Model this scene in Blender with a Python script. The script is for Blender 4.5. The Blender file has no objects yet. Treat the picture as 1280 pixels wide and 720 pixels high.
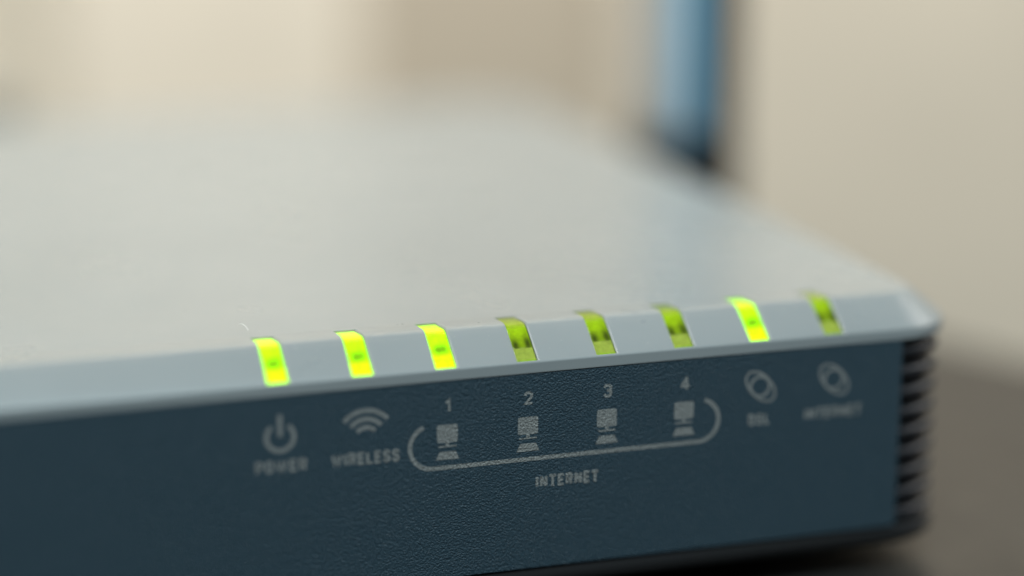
import bpy, bmesh, math, random
from mathutils import Vector, Matrix

random.seed(7)
S = bpy.context.scene
COL = S.collection
MM = 0.001                      # everything below is written in millimetres

# ------------------------------------------------------------------ camera
F_PX = 2830.2
CAM = Vector((-52.664, -243.355, 73.358)) * MM
YAW, PITCH, ROLL = 0.3199, 0.2450, 0.0019
cy, sy, cp, sp = math.cos(YAW), math.sin(YAW), math.cos(PITCH), math.sin(PITCH)
fwd = Vector((sy * cp, cy * cp, -sp))
rgt = Vector((cy, -sy, 0))
upv = rgt.cross(fwd)
r2 = rgt * math.cos(ROLL) + upv * math.sin(ROLL)
u2 = -rgt * math.sin(ROLL) + upv * math.cos(ROLL)
cd = bpy.data.cameras.new('camera')
cam = bpy.data.objects.new('camera', cd)
COL.objects.link(cam)
cam.matrix_world = Matrix(((r2.x, u2.x, -fwd.x, CAM.x), (r2.y, u2.y, -fwd.y, CAM.y),
                           (r2.z, u2.z, -fwd.z, CAM.z), (0, 0, 0, 1)))
cd.sensor_width = 36
cd.lens = F_PX / 1280 * 36
cd.clip_start = 0.01
cd.clip_end = 50
cd.dof.use_dof = True
cd.dof.focus_distance = 0.2695
cd.dof.aperture_fstop = 3.25
S.camera = cam

# ------------------------------------------------------------------ light
w = bpy.data.worlds.new('World')
S.world = w
w.use_nodes = True
bg = w.node_tree.nodes['Background']
bg.inputs['Color'].default_value = (0.80, 0.92, 1.0, 1)
bg.inputs['Strength'].default_value = 0.14


def area(name, loc, target, sx, sy_, power, col):
    d = bpy.data.lights.new(name, 'AREA')
    d.shape = 'RECTANGLE'
    d.size = sx
    d.size_y = sy_
    d.energy = power
    d.color = col
    o = bpy.data.objects.new(name, d)
    COL.objects.link(o)
    o.location = loc
    o.rotation_euler = (Vector(target) - Vector(loc)).to_track_quat('-Z', 'Y').to_euler()
    return o


area('ceiling_light', (-0.10, -0.56, 1.20), (0.03, 0.06, 0), 0.7, 0.6, 18.8, (0.76, 0.945, 1.0))
area('window_light', (-0.80, 0.29, 0.72), (0.03, 0.02, 0), 0.36, 0.40, 7.0, (0.95, 0.98, 1.0))
area('room_lamp', (1.15, 0.10, 0.75), (0.05, 0.06, 0), 0.6, 0.6, 7.0, (1.0, 0.95, 0.90))
area('wall_fill', (0.10, 0.10, 0.42), (0.10, 0.345, 0.355), 0.60, 0.12, 3.9, (1.0, 0.885, 0.765))  # unseen fill added above the frame to brighten the wall

S.view_settings.view_transform = 'Standard'
S.view_settings.look = 'None'
S.view_settings.exposure = 0
S.view_settings.gamma = 1
S.view_settings.use_curve_mapping = False
S.render.engine = 'CYCLES'
S.cycles.use_denoising = True
S.cycles.transparent_max_bounces = 16


# ------------------------------------------------------------------ materials
def mat(name, col, rough=0.5, spec=0.5, ior=None):
    m = bpy.data.materials.new(name)
    m.use_nodes = True
    b = m.node_tree.nodes['Principled BSDF']
    b.inputs['Base Color'].default_value = (*col, 1)
    b.inputs['Roughness'].default_value = rough
    b.inputs['Specular IOR Level'].default_value = spec
    if ior:
        b.inputs['IOR'].default_value = ior
    return m, m.node_tree, b


def coords(nt):
    # world-space position in millimetres
    g = nt.nodes.new('ShaderNodeNewGeometry')
    s = nt.nodes.new('ShaderNodeVectorMath')
    s.operation = 'SCALE'
    s.inputs['Scale'].default_value = 1000
    nt.links.new(g.outputs['Position'], s.inputs[0])
    return s.outputs[0]


def noise(nt, vec, scale, detail=3, rough=0.5):
    n = nt.nodes.new('ShaderNodeTexNoise')
    n.inputs['Scale'].default_value = scale
    n.inputs['Detail'].default_value = detail
    n.inputs['Roughness'].default_value = rough
    nt.links.new(vec, n.inputs['Vector'])
    return n.outputs['Fac']


def ramp(nt, fac, stops):
    r = nt.nodes.new('ShaderNodeValToRGB')
    e = r.color_ramp.elements
    while len(e) < len(stops):
        e.new(0.5)
    for k, (p, c) in zip(e, stops):
        k.position = p
        k.color = (*c, 1) if len(c) == 3 else c
    nt.links.new(fac, r.inputs['Fac'])
    return r.outputs['Color']


def bump(nt, b, h, strength, dist_mm):
    n = nt.nodes.new('ShaderNodeBump')
    n.inputs['Strength'].default_value = strength
    n.inputs['Distance'].default_value = dist_mm * MM
    nt.links.new(h, n.inputs['Height'])
    nt.links.new(n.outputs['Normal'], b.inputs['Normal'])


def grain(nt, vec):
    # moulded leather grain: pebbles about 0.3 mm across
    wob = nt.nodes.new('ShaderNodeTexNoise')
    wob.inputs['Scale'].default_value = 2.8
    wob.inputs['Detail'].default_value = 2
    nt.links.new(vec, wob.inputs['Vector'])
    mx = nt.nodes.new('ShaderNodeVectorMath')
    mx.operation = 'MULTIPLY_ADD'
    mx.inputs[1].default_value = (0.28, 0.28, 0.28)
    nt.links.new(wob.outputs['Color'], mx.inputs[0])
    nt.links.new(vec, mx.inputs[2])
    v = nt.nodes.new('ShaderNodeTexVoronoi')
    v.feature = 'SMOOTH_F1'
    v.inputs['Scale'].default_value = 3.6
    v.inputs['Smoothness'].default_value = 0.5
    nt.links.new(mx.outputs[0], v.inputs['Vector'])
    n = noise(nt, vec, 5.6, 3, 0.6)
    a = nt.nodes.new('ShaderNodeMath')
    a.operation = 'MULTIPLY_ADD'
    a.inputs[1].default_value = -0.7
    nt.links.new(v.outputs['Distance'], a.inputs[0])
    nt.links.new(n, a.inputs[2])
    return a.outputs[0]


def m_cover():
    m, nt, b = mat('light_grey_plastic', (0.31, 0.32, 0.32), 0.30, 0.42)
    v = coords(nt)
    c = ramp(nt, noise(nt, v, 0.035, 4), [(0.35, (0.240, 0.256, 0.257)), (0.65, (0.254, 0.270, 0.271))])
    sp_ = ramp(nt, noise(nt, v, 3.2, 2, 0.5), [(0.735, (0, 0, 0)), (0.80, (1, 1, 1))])
    dm = nt.nodes.new('ShaderNodeMix')
    dm.data_type = 'RGBA'
    nt.links.new(sp_, dm.inputs[0])
    nt.links.new(c, dm.inputs[6])
    dm.inputs[7].default_value = (0.52, 0.51, 0.49, 1)
    nt.links.new(dm.outputs[2], b.inputs['Base Color'])
    r = ramp(nt, noise(nt, v, 0.09, 5), [(0.3, (0.26,) * 3), (0.7, (0.33,) * 3)])
    nt.links.new(r, b.inputs['Roughness'])
    bump(nt, b, noise(nt, v, 6.0, 2), 0.25, 0.02)
    return m


def m_panel():
    m, nt, b = mat('navy_grained_plastic', (0.030, 0.063, 0.086), 0.42, 0.5)
    v = coords(nt)
    bump(nt, b, grain(nt, v), 1.0, 0.17)
    return m


def m_print():
    m, nt, b = mat('silver_print', (0.28, 0.29, 0.28), 0.45, 0.5)
    v = coords(nt)
    g = grain(nt, v)
    c = ramp(nt, noise(nt, v, 6.0, 2, 0.7), [(0.36, (0.15, 0.16, 0.16)), (0.62, (0.38, 0.38, 0.36))])
    nt.links.new(c, b.inputs['Base Color'])
    bump(nt, b, g, 1.0, 0.17)
    return m


def m_dark(name, col, rough):
    m, nt, b = mat(name, col, rough, 0.5)
    v = coords(nt)
    bump(nt, b, noise(nt, v, 4.0, 2), 0.2, 0.04)
    return m


def m_table():
    m, nt, b = mat('dark_table_lacquer', (0.035, 0.032, 0.027), 0.34, 0.4)
    v = coords(nt)
    c = ramp(nt, noise(nt, v, 0.03, 5, 0.6), [(0.3, (0.015, 0.014, 0.013)), (0.7, (0.020, 0.019, 0.018))])
    nt.links.new(c, b.inputs['Base Color'])
    r = ramp(nt, noise(nt, v, 0.12, 4), [(0.3, (0.34,) * 3), (0.7, (0.44,) * 3)])
    nt.links.new(r, b.inputs['Roughness'])
    return m


def m_paint(name, col, rough=0.7):
    m, nt, b = mat(name, col, rough, 0.3)
    v = coords(nt)
    k = [tuple(x * s for x in col) for s in (0.95, 1.04)]
    nt.links.new(ramp(nt, noise(nt, v, 0.02, 3), [(0.3, k[0]), (0.7, k[1])]), b.inputs['Base Color'])
    bump(nt, b, noise(nt, v, 0.6, 4), 0.15, 0.3)
    return m


def m_lens(name, col):
    # green tinted clear acrylic
    m = bpy.data.materials.new(name)
    m.use_nodes = True
    nt = m.node_tree
    nt.nodes.remove(nt.nodes['Principled BSDF'])
    out = nt.nodes['Material Output']
    t = nt.nodes.new('ShaderNodeBsdfTransparent')
    t.inputs['Color'].default_value = (*col, 1)
    g = nt.nodes.new('ShaderNodeBsdfGlossy')
    g.inputs['Roughness'].default_value = 0.12
    f = nt.nodes.new('ShaderNodeFresnel')
    f.inputs['IOR'].default_value = 1.35
    mx = nt.nodes.new('ShaderNodeMixShader')
    geo = nt.nodes.new('ShaderNodeNewGeometry')      # the inner face reflects nothing
    fr = nt.nodes.new('ShaderNodeMath')
    fr.operation = 'SUBTRACT'
    fr.use_clamp = True
    nt.links.new(f.outputs[0], fr.inputs[0])
    nt.links.new(geo.outputs['Backfacing'], fr.inputs[1])
    nt.links.new(fr.outputs[0], mx.inputs[0])
    nt.links.new(t.outputs[0], mx.inputs[1])
    nt.links.new(g.outputs[0], mx.inputs[2])
    nt.links.new(mx.outputs[0], out.inputs['Surface'])
    return m


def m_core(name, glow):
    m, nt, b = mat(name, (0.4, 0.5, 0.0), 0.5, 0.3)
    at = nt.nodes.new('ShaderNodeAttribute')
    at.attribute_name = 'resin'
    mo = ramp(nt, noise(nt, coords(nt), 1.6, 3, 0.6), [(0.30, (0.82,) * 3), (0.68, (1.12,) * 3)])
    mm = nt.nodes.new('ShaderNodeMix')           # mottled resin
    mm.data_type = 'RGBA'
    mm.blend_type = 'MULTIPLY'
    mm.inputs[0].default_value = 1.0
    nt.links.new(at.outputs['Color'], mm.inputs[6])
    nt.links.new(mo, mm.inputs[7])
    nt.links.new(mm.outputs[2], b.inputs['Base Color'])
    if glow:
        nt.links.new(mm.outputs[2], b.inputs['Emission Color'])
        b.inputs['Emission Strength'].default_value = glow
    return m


M = dict(
    cover=m_cover(), panel=m_panel(), print=m_print(),
    core=m_dark('black_plastic', (0.010, 0.011, 0.012), 0.55),
    rib=m_dark('charcoal_plastic', (0.008, 0.010, 0.014), 0.45),
    base=m_dark('dark_grey_plastic', (0.022, 0.022, 0.023), 0.45),
    rubber=m_dark('rubber', (0.012, 0.012, 0.012), 0.8),
    table=m_table(),
    wall=m_paint('beige_wall_paint', (0.64, 0.565, 0.46)),
    cream=m_paint('cream_bright_tone', (0.74, 0.65, 0.535)),
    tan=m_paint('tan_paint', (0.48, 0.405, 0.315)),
    greyp=m_paint('grey_plastic', (0.55, 0.52, 0.485), 0.5),
    bluep=m_paint('blue_plastic', (0.30, 0.58, 0.78), 0.4),
    blackp=m_paint('black_case_plastic', (0.008, 0.009, 0.010), 0.5),
    dusk=m_paint('grey_brown_plastic', (0.30, 0.275, 0.235), 0.6),
    lens=m_lens('green_acrylic', (0.93, 0.985, 0.70)),
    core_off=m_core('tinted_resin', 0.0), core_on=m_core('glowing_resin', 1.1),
    lint=m_dark('white_fibre', (0.8, 0.8, 0.78), 0.8),
)


# ------------------------------------------------------------------ mesh helpers
def link(name, me, m, parent=None, angle=35):
    for p in me.polygons:
        p.use_smooth = True
    me.set_sharp_from_angle(angle=math.radians(angle))
    if m:
        me.materials.append(m)
    o = bpy.data.objects.new(name, me)
    COL.objects.link(o)
    if parent:
        o.parent = parent
    return o


def mesh_from(name, V, Fc, m, parent=None, angle=35, origin=(0, 0, 0)):
    me = bpy.data.meshes.new(name)
    me.from_pydata([[(c - q) * MM for c, q in zip(v, origin)] for v in V], [], Fc)
    bm = bmesh.new()
    bm.from_mesh(me)
    bmesh.ops.recalc_face_normals(bm, faces=bm.faces)
    bm.to_mesh(me)
    bm.free()
    o = link(name, me, m, parent, angle)
    o.location = [q * MM for q in origin]
    return o


def bevel(o, wdt, seg=2, ang=35):
    b = o.modifiers.new('bevel', 'BEVEL')
    b.width = wdt * MM
    b.segments = seg
    b.limit_method = 'ANGLE'
    b.angle_limit = math.radians(ang)
    return o


def box(name, lo, hi, m, parent=None, bev=0.3, rotz=0, pivot=(0, 0)):
    V = [(x, y, z) for x in (lo[0], hi[0]) for y in (lo[1], hi[1]) for z in (lo[2], hi[2])]
    if rotz:
        c, s = math.cos(rotz), math.sin(rotz)
        V = [(pivot[0] + (x - pivot[0]) * c - (y - pivot[1]) * s,
              pivot[1] + (x - pivot[0]) * s + (y - pivot[1]) * c, z) for x, y, z in V]
    Fc = [(0, 1, 3, 2), (4, 6, 7, 5), (0, 4, 5, 1), (2, 3, 7, 6), (0, 2, 6, 4), (1, 5, 7, 3)]
    o = mesh_from(name, V, Fc, m, parent)
    if bev:
        bevel(o, bev, 3)
    return o


def tag(o, label=None, cat=None, group=None, kind=None):
    if label:
        o['label'] = label
    if cat:
        o['category'] = cat
    if group:
        o['group'] = group
    if kind:
        o['kind'] = kind
    return o


def empty(name, loc):
    o = bpy.data.objects.new(name, None)
    o.location = [c * MM for c in loc]
    COL.objects.link(o)
    return o


# ------------------------------------------------------------------ setting
ZT = -32.0                                    # table top
# the table's right edge runs diagonally away behind the router
tdir = Vector((-48, 107)).normalized()
tnor = Vector((tdir.y, -tdir.x))              # outward (to the right)
pA = Vector((148, 83))
corner = pA + tdir * 205
L_ = [corner, corner - tnor * 900, corner - tnor * 900 - tdir * 800, corner - tdir * 800]
V = [(p.x, p.y, ZT) for p in L_] + [(p.x, p.y, ZT - 28) for p in L_]
tb = mesh_from('table', V, [(0, 1, 2, 3), (7, 6, 5, 4), (0, 4, 5, 1), (1, 5, 6, 2), (2, 6, 7, 3), (3, 7, 4, 0)], M['table'])
bevel(tb, 2.0, 3)
tag(tb, 'dark grey-brown satin tabletop the router stands on', 'table')

YW = 345.0
wl = mesh_from('wall', [(-900, YW, -700), (1100, YW, -700), (1100, YW, 900), (-900, YW, 900),
                        (-900, YW + 60, -700), (1100, YW + 60, -700), (1100, YW + 60, 900), (-900, YW + 60, 900)],
               [(0, 1, 2, 3), (4, 7, 6, 5), (0, 4, 5, 1), (1, 5, 6, 2), (2, 6, 7, 3), (3, 7, 4, 0)], M['wall'])
tag(wl, kind='structure')

# ------------------------------------------------------------------ router
router = empty('router', (0, 0, ZT))
tag(router, 'light grey internet router with navy front panel, green status lights and ribbed dark sides', 'router')
RZ = (0, 0, ZT)


def part(o, parent=router):
    """keep the world place of a mesh written in scene millimetres"""
    o.parent = parent
    wp = Vector((0, 0, 0))
    q = parent
    while q:
        wp += q.location
        q = q.parent
    o.location = o.location - wp
    return o


XL, XR, YB = -92.0, 88.5, 170.0
NC = 10


def ring(fi, ri, bi, li, z, rf=9.1, rb=18.0, stations=()):
    """rounded-rectangle plan ring with a separate inset for each side"""
    x0, x1, y0, y1 = XL + li, XR - ri, 0 + fi, YB - bi
    P = []

    def arc(cx, cy_, rx, ry, a0, a1):
        for k in range(NC + 1):
            a = math.radians(a0 + (a1 - a0) * k / NC)
            P.append((cx + rx * math.cos(a), cy_ + ry * math.sin(a), z))

    rfx, rfy = max(rf - ri, 0.6), max(rf - fi, 0.6)
    lfx = max(rf - li, 0.6)
    rbx, rby = max(rb - ri, 0.8), max(rb - bi, 0.8)
    lbx = max(rb - li, 0.8)
    arc(x0 + lfx, y0 + rfy, lfx, rfy, 180, 270)
    for s in stations:
        P.append((s, y0, z))
    arc(x1 - rfx, y0 + rfy, rfx, rfy, 270, 360)
    arc(x1 - rbx, y1 - rby, rbx, rby, 0, 90)
    arc(x0 + lbx, y1 - rby, lbx, rby, 90, 180)
    return P


def loft(rings, cap0=True, cap1=True):
    n = len(rings[0])
    V = [p for r in rings for p in r]
    Fc = []
    for a in range(len(rings) - 1):
        for k in range(n):
            j = (k + 1) % n
            Fc.append((a * n + k, a * n + j, (a + 1) * n + j, (a + 1) * n + k))
    if cap0:
        Fc.append(tuple(range(n))[::-1])
    if cap1:
        Fc.append(tuple(range((len(rings) - 1) * n, len(rings) * n)))
    return V, Fc


# --- top cover with eight slots along its front bevel
LEDX = [10.0 * i for i in range(8)]
HW = 1.30
LIP = 0.20                                    # sloped lip on the right side of each slot
stations = []
for x in LEDX:
    stations += [x - HW, x + HW + LIP]
# profile: (front inset, side inset, z)
PROF = [(2.2, 2.2, -1.32), (-0.03, -0.03, -1.32), (-0.05, -0.05, -1.22), (-0.01, -0.01, -1.10),
        (0.0, 0.0, -0.16), (0.05, 0.05, 0.0), (0.24, 0.22, 0.17), (2.2, 2.0, 1.63), (3.8, 3.4, 2.78),
        (4.55, 4.0, 3.30), (4.85, 4.3, 3.47), (5.2, 4.65, 3.57), (5.7, 5.2, 3.61), (7.4, 6.9, 3.47), (9.3, 8.8, 3.27),
        (10.0, 9.5, 3.215), (10.6, 10.1, 3.20), (11.4, 10.9, 3.198)]
S0, S1 = 6, len(PROF) - 4
rings = [ring(f, s, s, s, z, stations=stations) for f, s, z in PROF]
n = len(rings[0])
V, Fc = loft(rings, True, True)
st0 = NC + 1


def pnorm(k):
    """outward unit normal of the front profile at point k, in (y, z)"""
    a = PROF[max(k - 1, S0)]
    b = PROF[min(k + 1, S1)]
    t = Vector((b[0] - a[0], b[2] - a[2])).normalized()
    return Vector((-t.y, t.x))


def prof_pt(k, d):
    nn = pnorm(k)
    return PROF[k][0] - nn.x * d, PROF[k][2] - nn.y * d


SLOT = 1.25
drop = set()
newF = []
for i, x in enumerate(LEDX):
    c0 = st0 + 2 * i
    for a in range(S0, S1):
        drop.add((a, c0))
Fc2 = []
nf = (len(rings) - 1) * n
for idx, f in enumerate(Fc):
    if idx < nf and (idx // n, idx % n) in drop:
        continue
    Fc2.append(f)
for i, x in enumerate(LEDX):
    c0 = st0 + 2 * i
    lo = []
    for a in range(S0, S1 + 1):
        y, z = prof_pt(a, SLOT)
        lo.append((len(V), len(V) + 1))
        V.append((x - HW, y, z))
        V.append((x + HW, y, z))
    lip = []
    for a in range(S0, S1 + 1):
        y, z = prof_pt(a, 0.20)
        lip.append(len(V))
        V.append((x + HW, y, z))
    for a in range(S0, S1):
        q, q1 = lo[a - S0], lo[a - S0 + 1]
        l0, l1 = lip[a - S0], lip[a - S0 + 1]
        s0, s1 = a * n + c0, (a + 1) * n + c0
        Fc2.append((q[0], q[1], q1[1], q1[0]))
        Fc2.append((s0, q[0], q1[0], s1))
        Fc2.append((s0 + 1, s1 + 1, l1, l0))
        Fc2.append((l0, l1, q1[1], q[1]))
    s0, s1 = S0 * n + c0, S1 * n + c0
    Fc2.append((s0, s0 + 1, lip[0], lo[0][1], lo[0][0]))
    Fc2.append((s1 + 1, s1, lo[-1][0], lo[-1][1], lip[-1]))
cover = mesh_from('top_cover', V, Fc2, M['cover'], angle=32)
bevel(cover, 0.05, 2, 40).modifiers['bevel'].use_clamp_overlap = False
tag(part(cover), 'light grey top cover with bevelled front edge')


# --- status lights
def arclen():
    s = [0.0]
    for k in range(S0 + 1, S1 + 1):
        s.append(s[-1] + math.hypot(PROF[k][0] - PROF[k - 1][0], PROF[k][2] - PROF[k - 1][2]))
    return s


AL = arclen()


def at_s(s, d):
    """point on the front profile at arc length s, depth d under the surface"""
    s = min(max(s, 0), AL[-1])
    for k in range(len(AL) - 1):
        if s <= AL[k + 1] + 1e-9:
            t = (s - AL[k]) / (AL[k + 1] - AL[k])
            a, b = prof_pt(S0 + k, d), prof_pt(S0 + k + 1, d)
            return a[0] + (b[0] - a[0]) * t, a[1] + (b[1] - a[1]) * t
    return prof_pt(S1, d)


def strip(name, xa, xb, s0, s1, d0, d1, m, parent, org, nseg=10, bev=0.0):
    """a solid strip that follows the bevel from s0 to s1 between depths d0 and d1"""
    V, Fc = [], []
    ss = [s0 + (s1 - s0) * k / nseg for k in range(nseg + 1)]
    for s in ss:
        t, b = at_s(s, d0), at_s(s, d1)
        V += [(xa, *t), (xb, *t), (xb, *b), (xa, *b)]
    for k in range(nseg):
        a, b = 4 * k, 4 * k + 4
        for j in range(4):
            j2 = (j + 1) % 4
            Fc.append((a + j, a + j2, b + j2, b + j))
    Fc.append((0, 1, 2, 3))
    e = 4 * nseg
    Fc.append((e + 3, e + 2, e + 1, e))
    o = mesh_from(name, V, Fc, m, angle=35, origin=org)
    o.parent = parent
    wp = Vector((0, 0, 0))
    q = parent
    while q:
        wp += q.location
        q = q.parent
    o.location = o.location - wp
    if bev:
        bevel(o, bev, 2, 40)
    return o


def sstep(a, b, t):
    t = min(max((t - a) / (b - a), 0), 1)
    return t * t * (3 - 2 * t)


def mix3(a, b, t):
    return tuple(p + (q - p) * t for p, q in zip(a, b))


def core(name, x, hw, on, parent, org):
    """the moulded resin core under the window: pale foot, lime guide, with diode marks and glow pattern painted as vertex colour"""
    NX, NS = 16, 56
    V, Fc, Cl = [], [], []
    for j in range(NS + 1):
        s_ = 0.06 + (ST - 0.12) * j / NS
        t = s_ / SC
        y, z = at_s(s_, 0.25)
        for i in range(NX + 1):
            u = -1 + 2 * i / NX
            V.append((x + u * hw, y, z))

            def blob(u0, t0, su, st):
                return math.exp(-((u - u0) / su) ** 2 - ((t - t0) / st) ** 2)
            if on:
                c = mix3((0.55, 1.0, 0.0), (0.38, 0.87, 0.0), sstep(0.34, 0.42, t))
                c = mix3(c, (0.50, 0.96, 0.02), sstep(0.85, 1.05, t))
                k = 1 - 0.72 * min(1, blob(-0.25, 0.50, 0.45, 0.12) + 0.8 * blob(0.40, 0.53, 0.42, 0.14))  # uneven glow of the lit core is painted into its colour
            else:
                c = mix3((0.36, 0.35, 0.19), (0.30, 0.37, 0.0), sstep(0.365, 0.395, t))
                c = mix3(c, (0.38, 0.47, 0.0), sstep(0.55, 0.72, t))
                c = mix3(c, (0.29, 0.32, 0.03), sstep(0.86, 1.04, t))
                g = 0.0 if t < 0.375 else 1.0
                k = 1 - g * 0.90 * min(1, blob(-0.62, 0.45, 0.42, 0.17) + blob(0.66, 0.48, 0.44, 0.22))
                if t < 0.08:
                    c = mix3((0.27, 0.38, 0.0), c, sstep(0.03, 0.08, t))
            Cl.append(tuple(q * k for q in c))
    for j in range(NS):
        for i in range(NX):
            a = j * (NX + 1) + i
            Fc.append((a, a + 1, a + NX + 2, a + NX + 1))
    nf_ = len(V)
    # sides and back of the block
    for j in range(NS + 1):
        y, z = at_s(0.06 + (ST - 0.12) * j / NS, 1.2)
        V += [(x - hw, y, z), (x + hw, y, z)]
        Cl += [Cl[j * (NX + 1)], Cl[j * (NX + 1) + NX]]
    for j in range(NS):
        a, b = nf_ + 2 * j, nf_ + 2 * j + 2
        Fc.append((a, b, b + 1, a + 1))
        Fc.append((j * (NX + 1), (j + 1) * (NX + 1), b, a))
        Fc.append((j * (NX + 1) + NX, a + 1, b + 1, (j + 1) * (NX + 1) + NX))
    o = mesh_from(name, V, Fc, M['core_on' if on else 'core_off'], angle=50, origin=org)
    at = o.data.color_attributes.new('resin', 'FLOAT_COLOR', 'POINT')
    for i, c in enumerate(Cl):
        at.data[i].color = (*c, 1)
    o.parent = parent
    wp = Vector((0, 0, 0))
    q = parent
    while q:
        wp += q.location
        q = q.parent
    o.location = o.location - wp
    return o


LIT = [True, True, True, False, False, False, True, False]
WHAT = ['power', 'wireless', 'first computer', 'second computer', 'third computer', 'fourth computer', 'DSL', 'last internet']
ST = AL[-1]
SC = ST - (9.3 - 5.0)                         # arc length of the bevel itself
for i, x in enumerate(LEDX):
    on = LIT[i]
    org = (x, 0, 0)
    hw = HW - 0.06
    lens = strip('light_window', x - hw, x + hw, 0.04, ST - 0.04, 0.05, 0.22, M['lens'], router, org, 16, 0.14)
    tag(lens, ('bright lit yellow-green window above the %s symbol' if on else 'unlit olive green window above the %s symbol') % WHAT[i])
    hi = hw - 0.02
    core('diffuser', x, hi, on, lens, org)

# --- dark body behind panel and ribs
IN = 2.0
V, Fc = loft([ring(IN, IN, IN, IN, z) for z in (-26.2, -1.25)])
part(mesh_from('body', V, Fc, M['core']))

# --- ribs that wrap round both sides and the back
NR = 9
P0, P1 = -1.9, -26.0
pitch = (P0 - P1) / NR


def rib(zc):
    prof = [(1.95, -0.84), (0.85, -0.74), (0.48, -0.42), (0.38, 0.0), (0.48, 0.42), (0.85, 0.74), (1.95, 0.84)]
    rs = []
    for ins, dz in prof:
        r = ring(ins, ins, ins, ins, zc + dz, rf=9.1)
        # open ring: from the front right corner round the back to the front left corner
        r = r[NC + 1:] + r[:NC + 1]
        r = [(79.55, r[0][1], r[0][2])] + r + [(-84.55, r[-1][1], r[-1][2])]
        rs.append(r)
    m_ = len(rs[0])
    V = [p for r in rs for p in r]
    Fc = []
    for a in range(len(rs) - 1):
        for k in range(m_ - 1):
            Fc.append((a * m_ + k, a * m_ + k + 1, (a + 1) * m_ + k + 1, (a + 1) * m_ + k))
    Fc.append(tuple(a * m_ for a in range(len(rs))))
    Fc.append(tuple(a * m_ + m_ - 1 for a in range(len(rs)))[::-1])
    return mesh_from('rib', V, Fc, M['rib'], angle=50)


for k in range(NR):
    part(rib(P0 - pitch * (k + 0.5)))

# --- base tray
BP = [(3.0, -25.6), (0.9, -25.95), (0.25, -26.15), (0.15, -26.8), (0.25, -27.9), (0.9, -28.5), (4.5, -30.0), (7.5, -30.7)]
V, Fc = loft([ring(a, a, a, a, z, rf=9.0) for a, z in BP])
part(mesh_from('base_tray', V, Fc, M['base'], angle=50))


def foot(cx, cy_):
    V, Fc = [], []
    N = 20
    for r, z in ((4.6, -30.4), (4.8, -31.2), (4.5, -31.85), (4.0, ZT)):
        for k in range(N):
            a = 2 * math.pi * k / N
            V.append((cx + r * math.cos(a), cy_ + r * math.sin(a), z))
    for a in range(3):
        for k in range(N):
            j = (k + 1) % N
            Fc.append((a * N + k, a * N + j, a * N + N + j, a * N + N + k))
    Fc.append(tuple(range(N)))
    Fc.append(tuple(range(3 * N, 4 * N))[::-1])
    return mesh_from('rubber_foot', V, Fc, M['rubber'])


for cx, cy_ in ((66, 20), (-70, 20), (66, 148), (-70, 148)):
    part(foot(cx, cy_))

# --- navy front panel
YP = 0.03
panel = box('front_panel', (-84.3, YP, -25.85), (79.4, 2.4, -1.36), M['panel'], bev=0.12)
tag(part(panel), 'navy grained front panel with silver printed symbols')
YK = YP - 0.012


class Ink:
    """flat print on the panel, drawn in panel millimetres (x, z)"""

    def __init__(self):
        self.V, self.F, self.H, self.h = [], [], [], 0.0

    def poly(self, pts):
        b = len(self.V)
        self.V += pts
        self.F.append(tuple(range(b, b + len(pts))))
        self.lay(b)

    def stroke(self, pts, wd, closed=False):
        N = len(pts)
        b0 = len(self.V)
        for k in range(N):
            p = Vector(pts[k])
            d0 = d1 = None
            if closed or k > 0:
                d0 = (p - Vector(pts[(k - 1) % N])).normalized()
            if closed or k < N - 1:
                d1 = (Vector(pts[(k + 1) % N]) - p).normalized()
            d0, d1 = d0 or d1, d1 or d0
            n0, n1 = Vector((-d0.y, d0.x)), Vector((-d1.y, d1.x))
            nn = (n0 + n1).normalized()
            o_ = nn * (wd / 2 / max(nn.dot(n0), 0.5))
            self.V += [tuple(p + o_), tuple(p - o_)]
        for k in range(N if closed else N - 1):
            j = (k + 1) % N
            self.F.append((b0 + 2 * k, b0 + 2 * k + 1, b0 + 2 * j + 1, b0 + 2 * j))
        self.lay(b0)

    def lay(self, b0):
        # each stroke of ink lies 4 micrometres on the one before it
        self.H += [self.h] * (len(self.V) - b0)
        self.h += 0.004

    def build(self, name):
        me = bpy.data.meshes.new(name)
        me.from_pydata([(x * MM, (YK - h) * MM, z * MM) for (x, z), h in zip(self.V, self.H)], [], self.F)
        bm = bmesh.new()
        bm.from_mesh(me)
        for f in bm.faces:
            f.normal_update()
            if f.normal.y > 0:
                f.normal_flip()
        bm.to_mesh(me)
        bm.free()
        o = link(name, me, M['print'])
        return part(o, panel)


def arcp(cx, cz, rx, a0, a1, nseg=28, rz=None, rot=0.0):
    rz = rz or rx
    out = []
    for k in range(nseg + 1):
        a = math.radians(a0 + (a1 - a0) * k / nseg)
        x, z = rx * math.cos(a), rz * math.sin(a)
        c, s = math.cos(rot), math.sin(rot)
        out.append((cx + x * c - z * s, cz + x * s + z * c))
    return out


def rrect(x0, x1, z0, z1, r):
    return (arcp(x0 + r, z0 + r, r, 180, 270, 5) + arcp(x1 - r, z0 + r, r, 270, 360, 5)
            + arcp(x1 - r, z1 - r, r, 0, 90, 5) + arcp(x0 + r, z1 - r, r, 90, 180, 5))


# condensed gothic capitals and figures: strokes in a box 1 high (x is scaled to the letter's width)
def rnd(x0, z0, x1, z1, c=0.30, e=0.17):
    return [(x0 + c, z0), (x1 - c, z0), (x1, z0 + e), (x1, z1 - e), (x1 - c, z1), (x0 + c, z1), (x0, z1 - e), (x0, z0 + e)]


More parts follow.
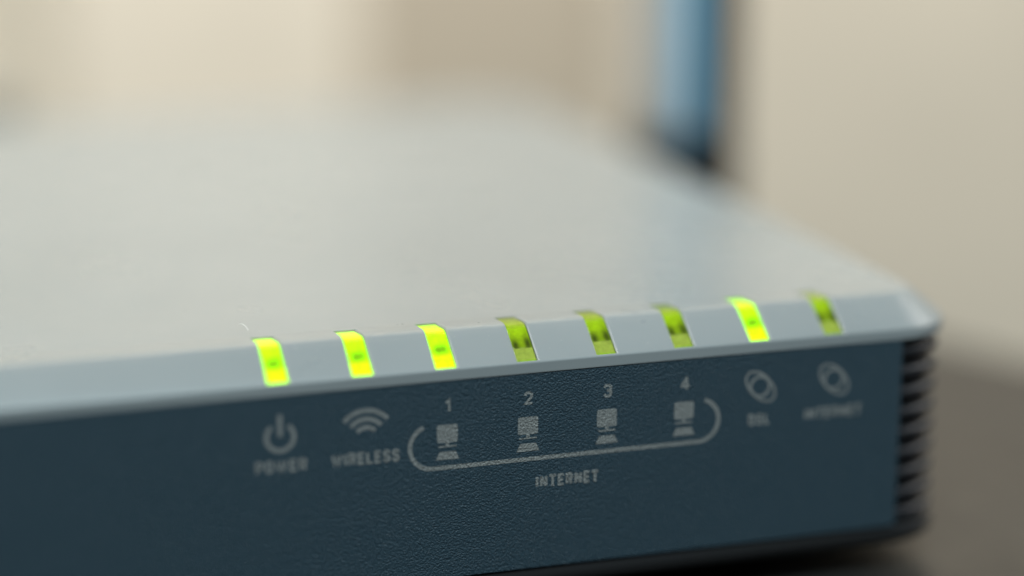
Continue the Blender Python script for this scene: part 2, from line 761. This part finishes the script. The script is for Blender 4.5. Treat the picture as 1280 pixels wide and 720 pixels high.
GLYPH = {
    'P': (0.52, [[(0, 0), (0, 1), (0.7, 1), (1, 0.87), (1, 0.58), (0.7, 0.45), (0, 0.45)]]),
    'R': (0.54, [[(0, 0), (0, 1), (0.7, 1), (1, 0.87), (1, 0.62), (0.7, 0.49), (0, 0.49)], [(0.55, 0.47), (1.02, 0)]]),
    'O': (0.54, ['O']),
    'D': (0.54, [[(0, 0), (0, 1), (0.65, 1), (1, 0.82), (1, 0.18), (0.65, 0), (0, 0)]]),
    'W': (0.92, [[(0, 1), (0.26, 0), (0.5, 0.92), (0.74, 0), (1, 1)]]),
    'E': (0.46, [[(1.2, 1), (0, 1), (0, 0), (1.2, 0)], [(0.05, 0.51), (1.05, 0.51)]]),
    'L': (0.44, [[(0, 1), (0, 0), (1.22, 0)]]),
    'I': (0.0, [[(0, 0), (0, 1)]]),
    'N': (0.58, [[(0, 0), (0, 1)], [(0, 1), (1, 0)], [(1, 0), (1, 1)]]),
    'T': (0.56, [[(-0.2, 1), (1.2, 1)], [(0.5, -0.1), (0.5, 0.95)]]),
    'S': (0.52, [[(1, 0.74), (1, 0.86), (0.7, 1), (0.3, 1), (0, 0.86), (0, 0.68), (0.25, 0.55), (0.75, 0.45),
                  (1, 0.32), (1, 0.14), (0.7, 0), (0.3, 0), (0, 0.14), (0, 0.26)]]),
    '1': (0.24, [[(0, 0.78), (0.5, 0.84), (1, 1), (1, 0)]]),
    '2': (0.50, [[(0, 0.72), (0.08, 0.9), (0.35, 1), (0.7, 1), (0.98, 0.86), (0.98, 0.66), (0.75, 0.45), (0.05, 0.0), (1.05, 0.0)]]),
    '3': (0.50, [[(0, 0.80), (0.25, 1), (0.75, 1), (1, 0.86), (1, 0.66), (0.72, 0.53), (0.4, 0.53)],
                 [(0.72, 0.53), (1, 0.40), (1, 0.14), (0.75, 0), (0.25, 0), (0, 0.2)]]),
    '4': (0.56, [[(0.78, -0.1), (0.78, 1.1)], [(-0.1, 0.25), (1.2, 0.25)], [(0.02, 0.25), (0.74, 1.02)]]),
}


def lettering(text, cx, cz, width, height, name='lettering', weight=0.34, gap=0.26):
    """text centred on (cx, cz); width None keeps the letters' own width"""
    k = Ink()
    h = height - weight
    adv = [GLYPH[c][0] * height for c in text]
    own = sum(adv) + weight * len(text) + gap * (len(text) - 1)
    f = 1.0
    if width and len(text) > 1:
        f = (width - weight * len(text)) / (own - weight * len(text))
    x = cx - (sum(adv) * f + weight * len(text) + gap * f * (len(text) - 1)) / 2 + weight / 2
    for c, a in zip(text, adv):
        for st in GLYPH[c][1]:
            closed = st == 'O'
            pts = rnd(0, 0, 1, 1) if closed else st
            k.stroke([(x + px * a * f, cz - h / 2 + pz * h) for px, pz in pts], weight, closed)
        x += a * f + weight + gap * f
    return k.build(name)


# power
k = Ink()
k.stroke(arcp(0, -6.25, 1.62, 90 + 38, 450 - 38, 40), 0.52)
k.poly([(-0.28, -6.2), (0.28, -6.2), (0.28, -3.55), (-0.28, -3.55)])
k.build('power_symbol')
lettering('POWER', 0.05, -9.75, 6.1, 1.55)
# wireless
k = Ink()
for r in (3.45, 2.42, 1.40):
    k.stroke(arcp(10.15, -7.45, r, 90 - 49, 90 + 49, 24), 0.52)
k.build('wireless_symbol')
lettering('WIRELESS', 10.05, -9.75, 8.2, 1.55)
# four numbered computers
for i in range(4):
    cx = 20.0 + 10 * i
    lettering(str(i + 1), cx + 0.05, -4.35, None, 1.66, 'digit', 0.33)
    k = Ink()
    k.poly(rrect(cx - 1.27, cx + 1.27, -8.85, -6.65, 0.28))
    k.poly([(cx - 0.22, -9.22), (cx + 0.22, -9.22), (cx + 0.22, -8.85), (cx - 0.22, -8.85)])
    k.poly([(cx - 1.12, -9.42), (cx + 1.12, -9.42), (cx + 1.12, -9.22), (cx - 1.12, -9.22)])
    k.poly([(cx - 1.45, -10.95), (cx + 1.45, -10.95), (cx + 1.0, -9.95), (cx - 1.0, -9.95)])
    k.build('computer_symbol')
k = Ink()
pts = arcp(18.1, -9.25, 2.68, 112, 270, 24) + arcp(51.9, -9.25, 2.68, 270, 360 + 72, 24)
k.stroke(pts, 0.52)
k.build('bracket_line')
lettering('INTERNET', 35.0, -14.9, 8.0, 1.55)
# DSL and internet globes
for cx, dz in ((60.05, -5.65), (70.0, -5.6)):
    k = Ink()
    k.stroke(arcp(cx, dz, 1.26, 0, 360, 40)[:-1], 0.36, True)
    k.stroke(arcp(cx + 0.05, dz, 2.42, 0, 360, 48, 1.33, math.radians(-45))[:-1], 0.32, True)
    k.build('globe_symbol')
lettering('DSL', 60.0, -9.85, 2.9, 1.5)
lettering('INTERNET', 70.05, -9.8, 7.8, 1.5)

# ------------------------------------------------------------------ things behind
# cupboard door on the wall: cream strip in place of brighter light, tan panel, beige stile
cb = empty('cupboard_door', (0, YW, -200))
tag(cb, 'cupboard door with tan panel and a cream left strip standing in for brighter light, out of focus behind the router', 'cupboard door')


def cpart(name, lo, hi, m):
    return part(box(name, lo, hi, m, bev=0.8), cb)


cpart('left_bright_strip', (18, YW - 14, -300), (96, YW - 0.5, 420), M['cream'])  # cream colour carries the brighter light on the wall's left
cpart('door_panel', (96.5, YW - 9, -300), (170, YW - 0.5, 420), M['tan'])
cpart('right_stile', (170.5, YW - 14, -300), (185, YW - 0.5, 420), M['wall'])

# slim blue and grey case standing beside the router
cs = empty('upright_case', (108, 135, ZT))
tag(cs, 'slim upright blue and grey case with black foot, blurred behind the router', 'case')
a_ = math.radians(-18)
part(box('side_panel', (98, 132, 0), (104.1, 150, 130), M['greyp'], bev=1.0, rotz=a_, pivot=(108, 135)), cs)
part(box('front_shell', (104.2, 131, 0), (108.9, 151, 130), M['bluep'], bev=1.0, rotz=a_, pivot=(108, 135)), cs)
part(box('edge_strip', (109.0, 131.5, 0), (115.4, 150, 130), M['blackp'], bev=0.6, rotz=a_, pivot=(108, 135)), cs)
part(box('foot', (97, 130, ZT), (115.6, 152, -0.1), M['blackp'], bev=1.0, rotz=a_, pivot=(108, 135)), cs)

# small grey-brown block behind the back left of the router
bx_ = box('adapter_block', (-60, 192, ZT), (-7, 206, 5.5), M['dusk'], bev=3)
tag(bx_, 'small grey-brown block at the far left, blurred behind the router', 'block')

# lint fibre on the cover
V, Fc = [], []
pts = [Vector((-1.6, 14.2, 3.70)), Vector((-1.4, 13.4, 3.95)), Vector((-1.2, 12.2, 3.95)), Vector((-1.1, 11.2, 3.72))]
for p in pts:
    for q in range(5):
        a = 2 * math.pi * q / 5
        V.append((p.x + 0.028 * math.cos(a), p.y, p.z + 0.028 * math.sin(a)))
for a in range(len(pts) - 1):
    for q in range(5):
        j = (q + 1) % 5
        Fc.append((a * 5 + q, a * 5 + j, a * 5 + 5 + j, a * 5 + 5 + q))
Fc += [(0, 1, 2, 3, 4), tuple(range(15, 20))]
lt = mesh_from('lint_fibre', V, Fc, M['lint'])
tag(lt, 'tiny white lint fibre on the cover by the power light', 'lint')
